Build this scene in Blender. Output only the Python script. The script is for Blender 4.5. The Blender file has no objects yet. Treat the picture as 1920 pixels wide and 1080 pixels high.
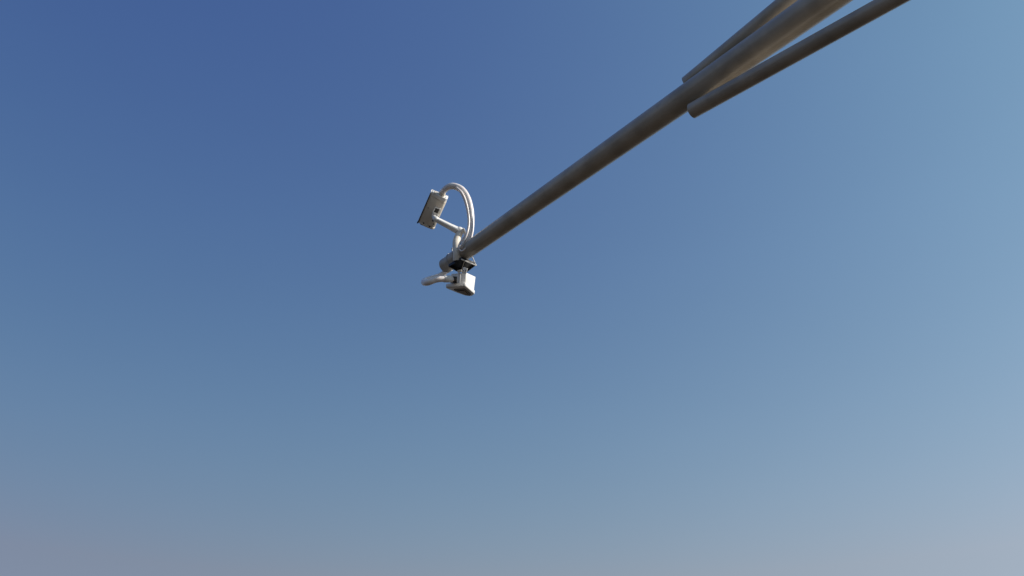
import bpy, bmesh, math, random
from mathutils import Vector, Matrix
random.seed(4)
S = bpy.context.scene
col = S.collection

# ---------------------------------------------------------------- camera
PITCH = math.radians(35.0)
FPX = 1450.0
CAM = Vector((0, 0, 1.6))
cd = bpy.data.cameras.new('camera'); co = bpy.data.objects.new('camera', cd); col.objects.link(co)
co.location = CAM
co.rotation_euler = (math.radians(90) + PITCH, 0, 0)
cd.sensor_width = 36; cd.lens = 36 * FPX / 1920
cd.clip_start = 0.05; cd.clip_end = 6000
S.camera = co
S.render.resolution_x = 1024; S.render.resolution_y = 576

# ---------------------------------------------------------------- sun and sky
SUN_AZ = math.radians(100)      # clockwise from the view direction (+Y)
SUN_EL = math.radians(32)
sl = bpy.data.lights.new('sun', 'SUN'); sl.energy = 5.0; sl.angle = math.radians(.5); sl.color = (1, .93, .83)
so = bpy.data.objects.new('sun', sl); col.objects.link(so)
sdir = Vector((math.sin(SUN_AZ) * math.cos(SUN_EL), math.cos(SUN_AZ) * math.cos(SUN_EL), math.sin(SUN_EL)))
so.rotation_euler = sdir.to_track_quat('Z', 'Y').to_euler()
so.location = (20, -5, 20)

W = bpy.data.worlds.new('World'); S.world = W; W.use_nodes = True
nt = W.node_tree; nt.nodes.clear()
def N(t, **k):
    n = nt.nodes.new(t)
    for a, b in k.items(): setattr(n, a, b)
    return n
out = N('ShaderNodeOutputWorld'); bg = N('ShaderNodeBackground'); bg.inputs[1].default_value = .1
sky = N('ShaderNodeTexSky', sky_type='NISHITA', sun_disc=False, sun_elevation=SUN_EL, sun_rotation=SUN_AZ,
        air_density=1.0, dust_density=1.0, ozone_density=1.0, altitude=0)
# the clear-air sky plus a pale haze that thickens towards the horizon and around the sun
def M_(op, a, b=None):
    n = N('ShaderNodeMath', operation=op)
    for i, v in enumerate((a, b)):
        if v is None: continue
        if isinstance(v, (int, float)): n.inputs[i].default_value = v
        else: nt.links.new(v, n.inputs[i])
    return n.outputs[0]
def V_(op, a, b=None, s=None):
    n = N('ShaderNodeVectorMath', operation=op)
    for i, v in enumerate((a, b)):
        if v is None: continue
        if isinstance(v, (tuple, Vector)): n.inputs[i].default_value = v
        else: nt.links.new(v, n.inputs[i])
    if s is not None:
        if isinstance(s, (int, float)): n.inputs[3].default_value = s
        else: nt.links.new(s, n.inputs[3])
    return n
tcw = N('ShaderNodeTexCoord'); dirn = V_('NORMALIZE', tcw.outputs['Generated']).outputs[0]
sep = N('ShaderNodeSeparateXYZ'); nt.links.new(dirn, sep.inputs[0])
zz = M_('MAXIMUM', sep.outputs[2], 0.245)     # the haze band stays even below this height
gg = M_('MULTIPLY', M_('ADD', V_('DOT_PRODUCT', dirn, sdir).outputs['Value'], 1.0), .5)
e3 = M_('EXPONENT', M_('MULTIPLY', zz, -3.0)); e9 = M_('EXPONENT', M_('MULTIPLY', zz, -9.0))
g5 = M_('POWER', gg, 5.0); g3e = M_('MULTIPLY', M_('POWER', gg, 3.0), e3)
away = M_('MULTIPLY', e3, M_('POWER', M_('SUBTRACT', 1.0, gg), 2.0))     # deeper away from the sun
terms = [(None, (0, .0054, .1824)), (e3, (.3937, .8012, .5108)), (e9, (.2969, -.9706, -1.3111)),
         (g5, (.1366, .2869, .2076)), (g3e, (.2835, 0, .3441)), (away, (-.3318, -.5259, -.3120))]
acc = V_('SCALE', sky.outputs[0], s=.3).outputs[0]
for f, c in terms:
    c10 = tuple(v * 10 for v in c)
    t_ = V_('SCALE', c10, s=(1.0 if f is None else f)).outputs[0]
    acc = V_('ADD', acc, t_).outputs[0]
hz = N('ShaderNodeTexNoise'); hz.inputs['Scale'].default_value = 2.2; hz.inputs['Detail'].default_value = 3
mpw = N('ShaderNodeMapping'); mpw.inputs['Scale'].default_value = (1, 1, 3.0); nt.links.new(dirn, mpw.inputs[0]); nt.links.new(mpw.outputs[0], hz.inputs[0])
acc = V_('SCALE', acc, s=M_('ADD', M_('MULTIPLY', hz.outputs[0], .05), .975)).outputs[0]      # faintly uneven haze
tint = V_('ADD', (1.02, 1.005, .995), V_('SCALE', (-.09, .025, .032), s=zz).outputs[0]).outputs[0]
acc = V_('MAXIMUM', V_('MULTIPLY', acc, tint).outputs[0], (.05, .05, .05)).outputs[0]
nt.links.new(acc, bg.inputs[0]); nt.links.new(bg.outputs[0], out.inputs[0])
S.view_settings.view_transform = 'Standard'; S.view_settings.look = 'None'
S.view_settings.exposure = 0; S.view_settings.gamma = 1

# ---------------------------------------------------------------- helpers
cR = Vector((1, 0, 0)); cU = Vector((0, -math.sin(PITCH), math.cos(PITCH))); cF = Vector((0, math.cos(PITCH), math.sin(PITCH)))
def ray(px, py): return cF + cR * ((px - 960) / FPX) + cU * ((540 - py) / FPX)
def at(px, py, d): return CAM + ray(px, py) * d          # point seen there at depth d (metres)
def vec(x, u, f): return cR * x + cU * u + cF * f

def finish(name, bm, mat, parent=None, smooth=True, loc=None):
    if loc is None: loc = Vector((0, 0, 0))
    me = bpy.data.meshes.new(name)
    bmesh.ops.recalc_face_normals(bm, faces=bm.faces)
    base = parent['_o'] if parent is not None and '_o' in parent else None
    off = Vector(base) if base else loc
    for v in bm.verts: v.co -= off
    bm.to_mesh(me); bm.free()
    me.materials.append(mat)
    o = bpy.data.objects.new(name, me); col.objects.link(o)
    if parent is not None: o.parent = parent; o['_o'] = list(off)
    else: o.location = loc; o['_o'] = list(off)
    if smooth:
        for p in me.polygons: p.use_smooth = True
        me.set_sharp_from_angle(angle=math.radians(38))
    return o
def thing(name, loc, label, cat, group=None):
    o = bpy.data.objects.new(name, None); col.objects.link(o); o.location = loc
    o.empty_display_size = .1
    o['_o'] = list(loc); o['label'] = label; o['category'] = cat
    if group: o['group'] = group
    return o

def catmull(pts, n=8):
    P = [Vector(p) for p in pts]; P = [P[0] * 2 - P[1]] + P + [P[-1] * 2 - P[-2]]
    o = []
    for i in range(1, len(P) - 2):
        a, b, c, d = P[i-1], P[i], P[i+1], P[i+2]
        for k in range(n):
            t = k / n
            o.append(.5 * ((2*b) + (c-a)*t + (2*a-5*b+4*c-d)*t*t + (3*b-a-3*c+d)*t**3))
    o.append(P[-2]); return o
def tube(bm, pts, radii, seg=24, cap=True, flat=None):
    if not hasattr(radii, '__len__'): radii = [radii] * len(pts)
    if len(radii) != len(pts):
        m = len(radii) - 1
        radii = [radii[min(m-1, int(i/(len(pts)-1)*m))] * (1 - (i/(len(pts)-1)*m - min(m-1, int(i/(len(pts)-1)*m)))) +
                 radii[min(m-1, int(i/(len(pts)-1)*m)) + 1] * (i/(len(pts)-1)*m - min(m-1, int(i/(len(pts)-1)*m))) for i in range(len(pts))]
    t0 = (pts[1] - pts[0]).normalized()
    nrm = t0.orthogonal().normalized(); rings = []
    for i, p in enumerate(pts):
        t = (pts[min(i+1, len(pts)-1)] - pts[max(i-1, 0)]).normalized()
        nrm = (nrm - t * nrm.dot(t)).normalized(); b = t.cross(nrm)
        rings.append([bm.verts.new(p + (nrm * math.cos(a) + b * math.sin(a)) * radii[i]) for a in [2*math.pi*k/seg for k in range(seg)]])
    for r0, r1 in zip(rings, rings[1:]):
        for k in range(seg): bm.faces.new((r0[k], r0[(k+1)%seg], r1[(k+1)%seg], r1[k]))
    if cap:
        bm.faces.new(rings[0][::-1]); bm.faces.new(rings[-1])
    return rings
def prism(bm, prof, o, ex, ey, ez, z0, z1, bev=0, seg=2):
    """profile (x,y) in plane ex,ey, extruded along ez"""
    v0 = [bm.verts.new(o + ex*x + ey*y + ez*z0) for x, y in prof]
    v1 = [bm.verts.new(o + ex*x + ey*y + ez*z1) for x, y in prof]
    n = len(prof); fs = [bm.faces.new(v0[::-1]), bm.faces.new(v1)]
    for k in range(n): fs.append(bm.faces.new((v0[k], v0[(k+1)%n], v1[(k+1)%n], v1[k])))
    bmesh.ops.recalc_face_normals(bm, faces=fs)
    if bev:
        es = {e for f in fs[:2] for e in f.edges}
        bmesh.ops.bevel(bm, geom=list(es), offset=bev, segments=seg, profile=.5, affect='EDGES', clamp_overlap=True)
def box(bm, c, ex, ey, ez, sx, sy, sz, bev=.002, seg=2):
    vs = [bm.verts.new(c + ex*(sx/2*i) + ey*(sy/2*j) + ez*(sz/2*k)) for i in (-1,1) for j in (-1,1) for k in (-1,1)]
    q = [(0,1,3,2),(4,6,7,5),(0,4,5,1),(2,3,7,6),(0,2,6,4),(1,5,7,3)]
    fs = [bm.faces.new([vs[i] for i in f]) for f in q]
    if bev:
        es = {e for f in fs for e in f.edges}
        bmesh.ops.bevel(bm, geom=list(es), offset=bev, segments=seg, profile=.5, affect='EDGES', clamp_overlap=True)
def rounded(poly, r, n=4):
    """round the corners of a 2-D polygon"""
    o = []; m = len(poly)
    for i in range(m):
        p = Vector(poly[i]); a = Vector(poly[i-1]) - p; b = Vector(poly[(i+1)%m]) - p
        ra = min(r, a.length*.45); rb = min(r, b.length*.45)
        A = p + a.normalized()*ra; B = p + b.normalized()*rb
        for k in range(n+1):
            t = k/n; q = A*(1-t)**2 + p*2*t*(1-t) + B*t*t; o.append((q.x, q.y))
    return o
def sphere(bm, c, r, seg=16):
    bmesh.ops.create_uvsphere(bm, u_segments=seg, v_segments=seg//2, radius=r, matrix=Matrix.Translation(c))

# ---------------------------------------------------------------- materials
def mat(name, c, rough=.5, metal=0, var=.12, scale=14, bump=.0, spec=.5, dirt=None, dirt_amt=.3, trans=0, stretch=None, coat=0):
    m = bpy.data.materials.new(name); m.use_nodes = True; t = m.node_tree; b = t.nodes['Principled BSDF']
    tc = t.nodes.new('ShaderNodeTexCoord'); src = tc.outputs['Object']
    if stretch is not None:
        mp = t.nodes.new('ShaderNodeMapping'); mp.inputs['Rotation'].default_value = stretch[0]; mp.inputs['Scale'].default_value = stretch[1]
        t.links.new(src, mp.inputs[0]); src = mp.outputs[0]
    no = t.nodes.new('ShaderNodeTexNoise'); no.inputs['Scale'].default_value = scale; no.inputs['Detail'].default_value = 6
    t.links.new(src, no.inputs[0])
    mr = t.nodes.new('ShaderNodeMapRange'); mr.inputs[1].default_value = .3; mr.inputs[2].default_value = .7
    mr.inputs[3].default_value = 1 - var; mr.inputs[4].default_value = 1 + var
    t.links.new(no.outputs[0], mr.inputs[0])
    mx = t.nodes.new('ShaderNodeVectorMath'); mx.operation = 'SCALE'; mx.inputs[0].default_value = c
    t.links.new(mr.outputs[0], mx.inputs[3]); last = mx.outputs[0]
    if dirt:
        n2 = t.nodes.new('ShaderNodeTexNoise'); n2.inputs['Scale'].default_value = scale*.45; n2.inputs['Detail'].default_value = 8; n2.inputs['Roughness'].default_value = .7
        t.links.new(src, n2.inputs[0])
        r2 = t.nodes.new('ShaderNodeMapRange'); r2.inputs[1].default_value = .5; r2.inputs[2].default_value = .75; r2.inputs[4].default_value = dirt_amt
        t.links.new(n2.outputs[0], r2.inputs[0])
        mm = t.nodes.new('ShaderNodeMix'); mm.data_type = 'RGBA'; mm.inputs[7].default_value = (*dirt, 1)
        t.links.new(r2.outputs[0], mm.inputs[0]); t.links.new(last, mm.inputs[6]); last = mm.outputs[2]
    t.links.new(last, b.inputs['Base Color'])
    rr = t.nodes.new('ShaderNodeMapRange'); rr.inputs[3].default_value = rough*.85; rr.inputs[4].default_value = min(1, rough*1.15)
    t.links.new(no.outputs[0], rr.inputs[0]); t.links.new(rr.outputs[0], b.inputs['Roughness'])
    b.inputs['Metallic'].default_value = metal; b.inputs['Specular IOR Level'].default_value = spec
    if coat: b.inputs['Coat Weight'].default_value = coat; b.inputs['Coat Roughness'].default_value = .2
    if trans:
        b.inputs['Transmission Weight'].default_value = trans
    if bump:
        bp = t.nodes.new('ShaderNodeBump'); bp.inputs['Strength'].default_value = bump; bp.inputs['Distance'].default_value = .004
        t.links.new(no.outputs[0], bp.inputs['Height']); t.links.new(bp.outputs[0], b.inputs['Normal'])
    return m
M_tube = mat('weathered_grey_paint', (.43, .385, .325), .30, 0, .18, 7, .10, dirt=(.20, .17, .135), dirt_amt=.55, coat=.25)
M_white = mat('white_paint', (.86, .85, .83), .38, 0, .04, 20, .05, dirt=(.55, .51, .46), dirt_amt=.25)
M_under = mat('off_white_plastic', (.74, .67, .57), .45, 0, .06, 18, .05, dirt=(.46, .38, .31), dirt_amt=.3)
M_black = mat('black_painted_steel', (.02, .02, .022), .45, .2, .2, 30, .1)
M_dark = mat('dark_rubber', (.02, .02, .02), .6, 0, .2, 30)
M_steel = mat('bare_steel', (.45, .45, .45), .6, .2, .1, 40)
M_sleeve = mat('pale_plastic_sleeve', (.84, .78, .76), .28, 0, .06, 30, .35, spec=.6, dirt=(.6, .52, .49), dirt_amt=.35)
M_sleeve.node_tree.nodes['Principled BSDF'].inputs['Subsurface Weight'].default_value = .35
M_sleeve.node_tree.nodes['Principled BSDF'].inputs['Subsurface Radius'].default_value = (.03, .022, .02)
M_glass = mat('lens_glass', (.05, .035, .02), .08, 0, .1, 10, spec=.8)
M_ground = mat('dry_soil', (.030, .021, .013), .95, 0, .35, .6, .3, dirt=(.020, .017, .010), dirt_amt=.6)

# ---------------------------------------------------------------- ground
bm = bmesh.new()
Rg = 2500; rings = [0, 3, 8, 20, 50, 150, 500, Rg]; prev = None
c0 = bm.verts.new((0, 0, 0))
for r in rings[1:]:
    cur = [bm.verts.new((r*math.cos(2*math.pi*k/64), r*math.sin(2*math.pi*k/64), 0)) for k in range(64)]
    for k in range(64):
        if prev: bm.faces.new((prev[k], cur[k], cur[(k+1)%64], prev[(k+1)%64]))
        else: bm.faces.new((c0, cur[k], cur[(k+1)%64]))
    prev = cur
g = finish('ground', bm, M_ground, smooth=False); g['kind'] = 'structure'

# ---------------------------------------------------------------- mast with arm and braces
D_TIP = 5.9
tip = at(836, 498, D_TIP)
SLOPE = math.tan(math.radians(2.0))          # the arm climbs a little towards its tip
def arm_y(px): return 326 - .70 * (px - 1082)
# depth of another arm pixel such that the arm keeps that slope
def solve(px):
    lo, hi = .5, D_TIP
    f = lambda d: (tip.z - at(px, arm_y(px), d).z) - SLOPE * (Vector((tip.x, tip.y)) - Vector(at(px, arm_y(px), d)[:2])).length
    for _ in range(60):
        m = (lo + hi) / 2
        if f(m) > 0: lo = m
        else: hi = m
    return (lo + hi) / 2
PXW = [(836, 28.5), (971, 34), (1082, 39), (1240, 46.5), (1550, 60)]
ap = [(at(px, arm_y(px), solve(px)), w * solve(px) / FPX / 2) for px, w in PXW]
adir = (ap[-1][0] - ap[0][0]).normalized()      # tip -> mast
hplane = Vector((adir.y, -adir.x, 0)).normalized()   # normal of the vertical plane of the arm
def on_plane(px, py):
    r = ray(px, py); return CAM + r * ((tip - CAM).dot(hplane) / r.dot(hplane))
def depth(p): return (p - CAM).dot(cF)
ARM_L = 4.35
mast_top = tip + adir * ARM_L
def rad(s):                                     # arm radius at distance s from the tip
    k = [((p - tip).dot(adir), r) for p, r in ap]
    for (a, ra), (b, rb) in zip(k, k[1:]):
        if s <= b: return ra + (rb - ra) * (s - a) / (b - a)
    (a, ra), (b, rb) = k[-2:]
    return rb + (rb - ra) * (s - b) / (b - a) * .6
print('ARM', tip, mast_top, [(round((p-tip).length, 2), round(r, 3)) for p, r in ap], math.degrees(math.atan2(adir.y, adir.x)))
base = Vector((mast_top.x, mast_top.y, 0))
mast = thing('camera_mast', base, 'dark grey steel mast arm slanting in from the upper right, with two slimmer braces', 'mast arm')
bm = bmesh.new()
pts = [tip + adir * (ARM_L * i / 40) for i in range(41)]
tube(bm, pts, [rad(ARM_L * i / 40) for i in range(41)], 48)
arm = finish('arm', bm, M_tube, mast)
bm = bmesh.new()                                # end cap with a lip
t0 = tip - adir * .004
r0 = rad(0)
tube(bm, [tip - adir*.010, tip - adir*.008, tip + adir*.022, tip + adir*.024], [r0*.97, r0+.0008, r0+.0012, r0+.0006], 40)
finish('end_cap', bm, M_tube, arm)
# mast pole (outside the picture, carries the arm)
bm = bmesh.new()
ptop = mast_top + Vector((0, 0, .9))
tube(bm, [base + (ptop-base)*(i/30) for i in range(31)], [.15, .11], 48)
finish('pole', bm, M_tube, mast)
bm = bmesh.new()
box(bm, base + Vector((0,0,.02)), Vector((1,0,0)), Vector((0,1,0)), Vector((0,0,1)), .5, .5, .03, .003)
for i in (-1,1):
    for j in (-1,1): tube(bm, [base + Vector((i*.19, j*.19, .03)), base + Vector((i*.19, j*.19, .09))], .016, 8)
finish('base_plate', bm, M_tube, mast)
def brace(a, b, wa, wb, ext):
    A = on_plane(*a); B = on_plane(*b); d = (B - A).normalized()
    ra = wa * depth(A) / FPX / 2; rb = wb * depth(B) / FPX / 2
    L0 = (B - A).length; B2 = B + d * ext
    L = (B2 - A).length; r2 = ra + (rb - ra) * 1.0
    bm = bmesh.new()
    print('BRACE', A, B2, ra, rb, 'dist from mast axis', Vector((B2.x-base.x, B2.y-base.y)).length)
    tube(bm, [A - d*.001, A + d*.001, A + d*.02] + [A + d*(.02 + (L-.02)*i/20) for i in range(1, 21)],
         [ra*.95, ra, ra] + [ra + (r2-ra)*min(1, (.02+(L-.02)*i/20)/L0) for i in range(1, 21)], 40)
    finish('brace', bm, M_tube, mast)
# each brace runs on until it meets the pole
def to_pole(a, b):
    A = on_plane(*a); B = on_plane(*b); d = (B - A).normalized()
    hd = Vector((adir.x, adir.y, 0)).normalized()
    return max(.05, ((mast_top - B).dot(hd)) / d.dot(hd))
UB = ((1289, 158.5), (1469, 9)); LB = ((1297.5, 208), (1673, 0))
brace(*UB, 33, 34, to_pole(*UB))
brace(*LB, 30, 34, to_pole(*LB))

# ---------------------------------------------------------------- gear at the arm's tip
def c1(x, y, d): return at(740 + x/8.31, 320 + y/8.31, d)
def c2(x, y, d): return at(770 + x/9, 450 + y/9, d)
def arm_at(s): return tip + adir * s
UP = Vector((0, 0, 1))
px1 = D_TIP / FPX                               # metres per photo pixel at the tip
side = adir.cross(UP).normalized()              # across the arm
if side.dot(cF) > 0: side = -side               # points at the viewer's side
aup = side.cross(adir).normalized()
if aup.z < 0: aup = -aup
def s_of(px):                                   # distance along the arm of an arm pixel
    lo, hi = 0, 3
    for _ in range(40):
        m = (lo+hi)/2; p = arm_at(m) - CAM
        x = 960 + FPX * p.dot(cR)/p.dot(cF)
        if x < px: lo = m
        else: hi = m
    return lo

# --- clamp: two steel bands round the arm, an open square tray under them
s1, s2 = s_of(849), s_of(862)
clamp = thing('mounting_clamp', arm_at((s1+s2)/2), 'open black steel frame and pipe clamp strapped round the mast arm near its tip', 'clamp')
def band(sp, w, mat_, name, par, extra=.004):
    bm = bmesh.new(); r = rad(sp) + extra; seg = 40; V = []
    for rr, ss in ((r, -w/2), (r, w/2), (r-.006, w/2), (r-.006, -w/2)):
        V.append([bm.verts.new(arm_at(sp+ss) + (side*math.cos(2*math.pi*k/seg) + aup*math.sin(2*math.pi*k/seg))*rr) for k in range(seg)])
    for a, b in zip(V, V[1:]+V[:1]):
        for k in range(seg): bm.faces.new((a[k], a[(k+1)%seg], b[(k+1)%seg], b[k]))
    return finish(name, bm, mat_, par)
band((s1+s2)/2, .062, M_tube, 'clamp_sleeve', clamp, .0035)
band(s1, .009, M_steel, 'band', clamp, .0055)
band(s2+.004, .009, M_steel, 'band', clamp, .0055)
# blue-ish bolt ends at the upper edge of the clamp
for k, (x, y) in enumerate(((702, 140),)):
    bm = bmesh.new(); p = c2(x, y, D_TIP - .02)
    a_ = (p - arm_at(s1)).normalized()
    tube(bm, [p - UP*.035, p + UP*.004], .004, 12); tube(bm, [p - UP*.006, p - UP*.001], .007, 6)
    finish('bolt', bm, M_steel, clamp)
# open black tray below the arm: a plate with a folded-down edge
DT = D_TIP - .17
tp = c2(880, 420, DT); tn = (UP + Vector((.05, .10, 0))).normalized()
def on_tray(x, y):
    r = ray(770 + x/9, 450 + y/9); return CAM + r * ((tp - CAM).dot(tn) / r.dot(tn))
tc3 = [on_tray(x, y) for x, y in ((640, 428), (858, 304), (1104, 408), (958, 520), (780, 512))]
cen = sum(tc3, Vector()) / 5
ex_ = (tc3[2]-tc3[0]).normalized(); ey_ = tn.cross(ex_)
pr = [((p-cen).dot(ex_), (p-cen).dot(ey_)) for p in tc3]
bm = bmesh.new()
prism(bm, pr, cen, ex_, ey_, tn, .008, .013)
n5 = len(pr)
for i in range(n5):
    p = Vector(pr[i]); q_ = Vector(pr[(i+1) % n5]); ip = p*.93; iq = q_*.93
    vs = [bm.verts.new(cen + ex_*v.x + ey_*v.y + tn*z) for z in (-.012, .0078) for v in (p, q_, iq, ip)]
    for f in ((0,1,2,3), (4,5,6,7), (0,1,5,4), (2,3,7,6)): bm.faces.new([vs[k] for k in f])
finish('tray', bm, M_black, clamp)
bm = bmesh.new()
u0 = on_tray(905, 345); u1 = on_tray(862, 500); ud = (u1-u0).normalized()
box(bm, (u0+u1)/2 - tn*.004, ud, tn.cross(ud), tn, (u1-u0).length, .005, .014, .001)
finish('cross_bar', bm, M_tube, clamp)
# folded rim on the far corner, its sunlit edge painted in as white
bm = bmesh.new()
P = [on_tray(858, 300) - tn*.014, on_tray(1110, 409) - tn*.014, c2(1044, 292, DT+.03)]
for a, b in zip(P, P[1:]):
    tube(bm, [a, b], .0036, 8)
tube(bm, [on_tray(1052, 340) - tn*.012, on_tray(990, 368) - tn*.012], .0026, 8)
finish('rim', bm, M_white, clamp)
# --- upper camera
phi, dl = math.radians(27), math.radians(23)
fr = Vector((-math.sin(phi)*math.cos(dl), math.cos(phi)*math.cos(dl), -math.sin(dl)))
ri = Vector((math.cos(phi), math.sin(phi), 0)); upv = ri.cross(fr).normalized()
rollm = Matrix.Rotation(math.radians(9), 3, fr)
ri = rollm @ ri; upv = rollm @ upv
DC = D_TIP + .12
elbow = at(861.5, 434, D_TIP + .0); ball = at(817, 411, DC - .115)
post_b = at(857, 489, D_TIP - .185)
root1 = thing('security_camera', at(857, 478, D_TIP-.03), 'long white camera on a swivel bracket above the arm tip, pale hose from its rear', 'camera', 'white cameras at the tip of the mast arm')
# housing: centre of the underside at photo pixel
LH, WH, HH = .272, .136, .066
uc1 = at(811.5, 398, DC)                         # underside centre
def hp(f, r, u): return uc1 + fr*f + ri*r + upv*u
prof = rounded([(-WH*.44, .022), (-WH*.04, 0), (WH*.36, 0), (WH*.5, .024), (WH*.5, HH*.8), (WH*.42, HH), (-WH*.42, HH), (-WH*.5, HH*.8), (-WH*.5, .03)], .010, 3)
bm = bmesh.new(); prism(bm, prof, uc1, ri, upv, fr, -LH*.5+.02, LH*.5-.012, .006)
house = finish('housing', bm, M_under, root1)
bm = bmesh.new()                                 # front bezel
prism(bm, [(x*1.015, (y-HH/2)*1.02+HH/2) for x, y in prof], uc1, ri, upv, fr, LH*.5-.0115, LH*.5+.006, .003)
bez = finish('front_bezel', bm, M_under, root1)
bm = bmesh.new(); box(bm, hp(LH*.5+.0065, 0, HH*.5), ri, upv, fr, WH*.72, HH*.66, .003, .001)
finish('window', bm, M_glass, bez)
bm = bmesh.new()                                 # rear cap
prism(bm, [(x*.98, (y-HH/2)*.96+HH/2) for x, y in prof], uc1, ri, upv, fr, -LH*.5-.012, -LH*.5+.0195, .014, 5)
rear = finish('rear_cap', bm, M_white, root1)
bm = bmesh.new()                                 # rear plate with screws
box(bm, hp(-LH*.5-.0150, -WH*.12, HH*.55), ri, upv, fr, WH*.5, HH*.5, .003, .001)
finish('rear_plate', bm, M_under, rear)
for a_, b_ in ((-.33, .74), (.33, .74), (-.33, .26), (.33, .26)):
    bm = bmesh.new(); tube(bm, [hp(-LH*.5-.019, WH*a_, HH*b_), hp(-LH*.5-.010, WH*a_, HH*b_)], .003, 8)
    finish('screw_head', bm, M_steel, rear)
# sunshield: curved sheet over the top, overhanging at the left and the front
sh = [(-WH*.535, HH*.42), (-WH*.54, HH*.9), (-WH*.5, HH+.016), (WH*.49, HH+.016), (WH*.51, HH*.95), (WH*.51, HH*.85)]
sh_in = [(x*(1-.05), y - (.004 if abs(x) < WH*.53 and y > HH*.95 else 0)) for x, y in sh]
bm = bmesh.new(); prism(bm, sh + sh_in[::-1], uc1, ri, upv, fr, -LH*.5-.006, LH*.5+.010)
finish('sunshield', bm, M_white, root1)
bm = bmesh.new()                                 # dark rubber trim along the shield's left lip
tube(bm, [hp(-LH*.48, -WH*.53, HH*.41), hp(LH*.5-.006, -WH*.53, HH*.41), hp(LH*.5-.004, -WH*.53, HH*.41), hp(LH*.5+.012, -WH*.53, HH*.41)], [.0028, .0028, .0055, .0055], 8)
finish('shield_trim', bm, M_dark, root1)
for f, r in ((LH*.44, -WH*.22), (LH*.46, WH*.16), (-LH*.05, -WH*.33), (LH*.34, WH*.33)):
    bm = bmesh.new(); zb = max(0, (-WH*.04 - r)/(WH*.4)*.022)
    tube(bm, [hp(f, r, zb-.003), hp(f, r, zb+.004)], .0055 if f > .05 else .0035, 12)
    finish('screw_head', bm, M_dark, house)
# mounting plate with a slot
mcx = (WH*.16)
bm = bmesh.new()
for a_, b_, sa, sb in ((-.075, 0, .008, .05), (-.028, 0, .008, .05), (-.0515, -.021, .039, .008), (-.0515, .021, .039, .008)):
    box(bm, hp(a_ + .025, mcx+b_, -.004), fr, ri, upv, sa, sb, .0085, .001)
box(bm, hp(.022, mcx, -.004), fr, ri, upv, .045, .042, .0085, .002)
pl = finish('mounting_plate', bm, M_white, root1)
bm = bmesh.new(); box(bm, hp(-.0265, mcx, -.001), fr, ri, upv, .036, .030, .004, .0005)
finish('slot', bm, M_dark, pl)
bm = bmesh.new(); tube(bm, [hp(-.0265, mcx+.003, -.0035), hp(-.0265, mcx+.003, -.009)], .006, 10)
finish('slot_screw', bm, M_black, pl)
# swivel: fork, ball and knob
bm = bmesh.new()
swc = hp(.028, mcx, -.012)
tube(bm, [hp(.022, mcx, -.007), hp(.026, mcx, -.02), (hp(.026, mcx, -.02)*.4+ball*.6), ball], [.020, .018, .017, .019], 20)
sphere(bm, ball, .024)

finish('swivel', bm, M_white, root1)
for sg in (-1, 1):
    bm = bmesh.new(); box(bm, hp(.012, mcx + sg*.021, -.016), fr, ri, upv, .034, .005, .028, .002)
    finish('fork_cheek', bm, M_white, root1)
bm = bmesh.new(); kd = (ri*-.6 + fr*.6 - upv*.3).normalized()
tube(bm, [ball + kd*.012, ball + kd*.03], .0085, 12)
finish('knob', bm, M_dark, root1)
# bracket arm: tapering rectangular bar from the ball to the elbow, then a post down to the clamp
bd = (elbow - ball).normalized(); bs = bd.cross(UP).normalized(); bu = bs.cross(bd).normalized()
if bu.z < 0: bu = -bu
if bs.y > 0: bs = -bs
tw = math.radians(24); bs, bu = bs*math.cos(tw) + bu*math.sin(tw), bu*math.cos(tw) - bs*math.sin(tw)
L = (elbow - ball).length
bm = bmesh.new()
def sect(p, w, h): return [bm.verts.new(p + bs*(w/2*math.cos(t))*c_ + bu*(h/2*math.sin(t))*c_) for t in [2*math.pi*k/16+math.pi/16 for k in range(16)]
    for c_ in [min(1.35, 1/max(abs(math.cos(t)), abs(math.sin(t))))]]
rs = [sect(ball + bd*.006, .034, .034), sect(ball + bd*.03, .036, .038), sect(ball + bd*(L*.6), .040, .044), sect(elbow - bd*.004, .048, .052), sect(elbow + bd*.018, .044, .044)]
for a, b in zip(rs, rs[1:]):
    for k in range(16): bm.faces.new((a[k], a[(k+1)%16], b[(k+1)%16], b[k]))
bm.faces.new(rs[0][::-1]); bm.faces.new(rs[-1])
finish('bracket_bar', bm, M_white, root1, smooth=False)
bm = bmesh.new()
tube(bm, catmull([elbow + UP*.012, elbow - UP*.02, at(856, 452, D_TIP-.07), at(856, 466, D_TIP-.14), at(856.5, 477, D_TIP-.175), post_b], 6), [.026, .0265, .029, .029, .030], 24)
finish('bracket_post', bm, M_under, root1)
bm = bmesh.new(); sphere(bm, elbow + UP*.006, .0315, 24)
finish('elbow_joint', bm, M_white, root1)
bm = bmesh.new()                                 # thin oval flange beside the elbow
fc = at(871, 436, D_TIP - .02); fn = vec(.93, .25, .28).normalized()
tube(bm, [fc - fn*.003, fc + fn*.003], [.036, .036], 32)
finish('flange', bm, M_white, root1)

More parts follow.
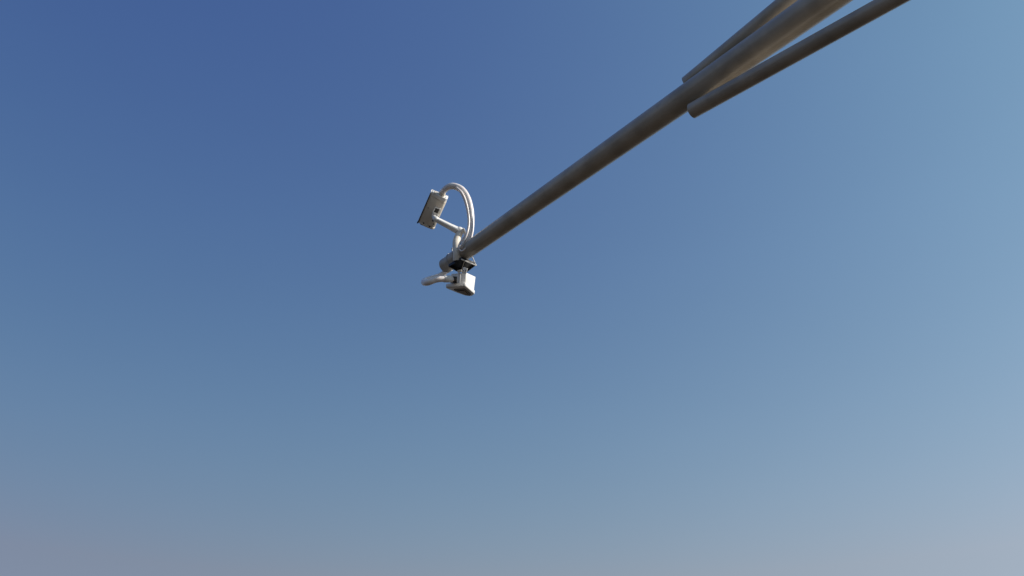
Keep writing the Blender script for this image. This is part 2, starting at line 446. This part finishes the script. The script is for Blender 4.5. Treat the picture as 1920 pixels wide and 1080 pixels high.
# --- hose from the rear of the upper camera back to the arm
gland = hp(-LH*.5-.012, WH*.08, HH*.5)
hose1 = thing('cable_hose', at(866, 468, D_TIP-.05), 'pale plastic hose arching in a tall loop from the upper camera down to the arm', 'hose', 'pale plastic cable hoses')
main = [gland + fr*.01, gland - fr*.03] + [at(x, y, d) for x, y, d in (
    (841, 350.5, D_TIP+.0), (853, 349.5, D_TIP-.02), (867, 357, D_TIP-.04), (877, 374, D_TIP-.06), (882.5, 398, D_TIP-.10), (883.5, 424, D_TIP-.14), (879, 446, D_TIP-.19), (870, 462, D_TIP-.21), (863, 469, D_TIP-.20))]
bm = bmesh.new(); cp = catmull(main, 8)
tube(bm, cp, [.020, .023, .0245, .0255, .026, .0262, .026, .0245, .021, .017, .012, .010], 20)
sl1 = finish('sleeve', bm, M_sleeve, hose1)
def offset(path, sc, dx, dy, dd):
    n = len(path)
    return [path[i] + vec(dx[0]+(dx[1]-dx[0])*i/(n-1), dy[0]+(dy[1]-dy[0])*i/(n-1), dd) for i in range(n)]
bm = bmesh.new(); tube(bm, [at(x, y, D_TIP-.115) for x, y in ()] or catmull([at(856, 351, D_TIP-.055), at(865, 361, D_TIP-.075), at(872.5, 377, D_TIP-.09), at(877.5, 398, D_TIP-.12), at(879, 420, D_TIP-.155), at(874.5, 442, D_TIP-.205), at(866, 459, D_TIP-.225), at(861, 467, D_TIP-.215)], 8), [.006, .011, .011, .010, .010, .009, .008, .007], 14)
finish('strand', bm, M_sleeve, hose1)
bm = bmesh.new(); tube(bm, catmull([at(885.5, 400, D_TIP-.12), at(887, 425, D_TIP-.165), at(883, 447, D_TIP-.215), at(875, 463, D_TIP-.235), at(866.5, 470.5, D_TIP-.235), at(860.5, 467, D_TIP-.215)], 8), [.004, .008, .008, .007, .006, .005], 14)
finish('strand', bm, M_sleeve, hose1)
bm = bmesh.new(); tube(bm, catmull([at(881, 414, D_TIP-.125), at(876, 436, D_TIP-.17), at(863, 455, D_TIP-.19), at(858.5, 466, D_TIP-.21)], 8), [.006, .009, .008, .006], 14)
finish('strand', bm, M_sleeve, hose1)
bm = bmesh.new(); tube(bm, [gland + fr*.006, gland - fr*.006, gland - fr*.028, gland - fr*.032], [.027, .027, .024, .021], 20)
finish('collar', bm, M_under, hose1)

# --- lower lamp housing, hanging under the tray and facing down
D2 = D_TIP - .20
m2 = D2 / FPX
def from_proj(dx, dy, sgn):                      # unit vector whose picture projection is (dx, dy up)
    return vec(dx, dy, sgn*math.sqrt(max(0, 1-dx*dx-dy*dy))).normalized()
A_ = from_proj(.374, -.362, 1); B_ = from_proj(-.927, -.049, 1); B_ = (B_ - A_*B_.dot(A_)).normalized()
C_ = A_.cross(B_).normalized()
if C_.dot(cU) < 0: C_ = -C_
corner = c2(926, 722, D2)
LA, LB_, LC = 42.8*m2, 41*m2, 20.4*m2
root2 = thing('security_camera', c2(880, 500, D_TIP-.15), 'short boxy white camera facing down under the black clamp frame, right side sunlit', 'camera', 'white cameras at the tip of the mast arm')
foot = [(0, 0), (.98, .0), (1.20, .26), (1.12, .52), (.72, .76), (.14, 1.02), (0, .98)]
fp = rounded([(a*LA, b*LB_) for a, b in foot], .018, 4)
ctr = Vector((sum(p[0] for p in fp)/len(fp), sum(p[1] for p in fp)/len(fp)))
def scaled(k): return [(ctr.x + (x-ctr.x)*k, ctr.y + (y-ctr.y)*k) for x, y in fp]
bp = [(x, min(y, LB_*.80)) for x, y in scaled(.96)]
bm = bmesh.new(); prism(bm, bp, corner, A_, B_, C_, 0.004, LC, .007, 3)
for v in bm.verts:                               # the top climbs towards the far side
    h_ = (v.co - corner).dot(C_)
    if h_ > LC*.5: v.co += C_ * (LC*.40*max(0, (v.co - corner).dot(A_)/LA))
body = finish('housing', bm, M_white, root2)
bm = bmesh.new(); prism(bm, scaled(1.04), corner, A_, B_, C_, -.028, .0035, .008, 3)
finish('front_bezel', bm, M_white, root2)
bm = bmesh.new(); prism(bm, [(x + LA*.06, y*.86) for x, y in scaled(.70)], corner, A_, B_, C_, -.0315, -.0283)
wn = finish('window', bm, M_glass, root2)
bm = bmesh.new()
prism(bm, [(x + LA*.08, y*.86) for x, y in scaled(.42)], corner, A_, B_, C_, -.0345, -.0318)
finish('inner_lens', bm, mat('amber_glass', (.16, .09, .04), .2, 0, .3, 40), wn)
# yoke: lit strip in front of the body and a bolted tab above it
bm = bmesh.new()
p0 = c2(818, 556, D2-.03); p1 = c2(806, 728, D2-.035)
sdn = (p1-p0).normalized(); sx = vec(.80, .2, -.57); sx = (sx - sdn*sx.dot(sdn)).normalized(); sz = sdn.cross(sx)
box(bm, (p0+p1)/2, sx, sdn, sz, .030, (p1-p0).length, .004, .001)
finish('yoke', bm, M_white, root2)
bm = bmesh.new()
tx = vec(.86, -.28, -.42).normalized(); ty = vec(.1, 1, 0); ty = (ty - tx*ty.dot(tx)).normalized(); tz = tx.cross(ty)
tc_ = c2(912, 518, D2-.045)
box(bm, tc_, tx, ty, tz, .036, .045, .005, .001)
tab = finish('tab', bm, M_white, root2)
bm = bmesh.new()
if tz.dot(cF) > 0: tz = -tz
for k in (-1, 1): tube(bm, [tc_ + tx*.009*k + ty*.002*k, tc_ + tx*.009*k + ty*.002*k + tz*.005], .0035, 8)
finish('tab_bolts', bm, M_dark, tab)
bm = bmesh.new()
box(bm, c2(828, 526, D2-.035), vec(.95, .2, -.2).normalized(), vec(-.2, .97, 0).normalized(), vec(0,0,1), .032, .018, .05, .002)
finish('hanger', bm, M_under, root2)
bm = bmesh.new()
hr0 = corner + A_*(LA*.35) + B_*(LB_*.30) + C_*(LC*.9); hr1 = hr0 + UP*((tp - hr0).dot(tn)/UP.dot(tn) - .002)
tube(bm, [hr0, hr1], .012, 16)
finish('hanger_rod', bm, M_steel, root2)
# gland at the back left
gl = c2(700, 668, D2+.02)
bm = bmesh.new(); gd = vec(-.93, .04, -.1).normalized()
tube(bm, [gl - gd*.04, gl + gd*.012], .024, 20)
finish('gland', bm, M_dark, root2)

# --- hose from the open arm tip to the lower housing
hose2 = thing('cable_hose', tip - UP*.05, 'greyish plastic hose looping low and left from the arm tip into the lower camera', 'hose', 'pale plastic cable hoses')
bm = bmesh.new()
pp = catmull([c2(650, 480, D_TIP), c2(560, 560, D_TIP-.02), c2(470, 610, D_TIP-.05), c2(330, 655, D_TIP-.10), c2(238, 690, D_TIP-.16), c2(232, 722, D_TIP-.22), c2(300, 715, D_TIP-.27), c2(430, 668, D_TIP-.27), c2(560, 658, D_TIP-.25), c2(700, 664, D_TIP-.21)], 9)
tube(bm, pp, [.018, .020, .020, .021, .022, .022, .023, .023, .022, .022], 22)
finish('sleeve', bm, M_sleeve, hose2)
bm = bmesh.new(); a0 = c2(560, 656, D_TIP-.25); a1 = c2(672, 658, D_TIP-.215)
tube(bm, [a0, a0*.95+a1*.05, a0*.05+a1*.95, a1], [.0245, .0262, .0262, .0245], 22)
finish('cuff', bm, M_white, hose2)

for o in bpy.data.objects:
    if '_o' in o: del o['_o']
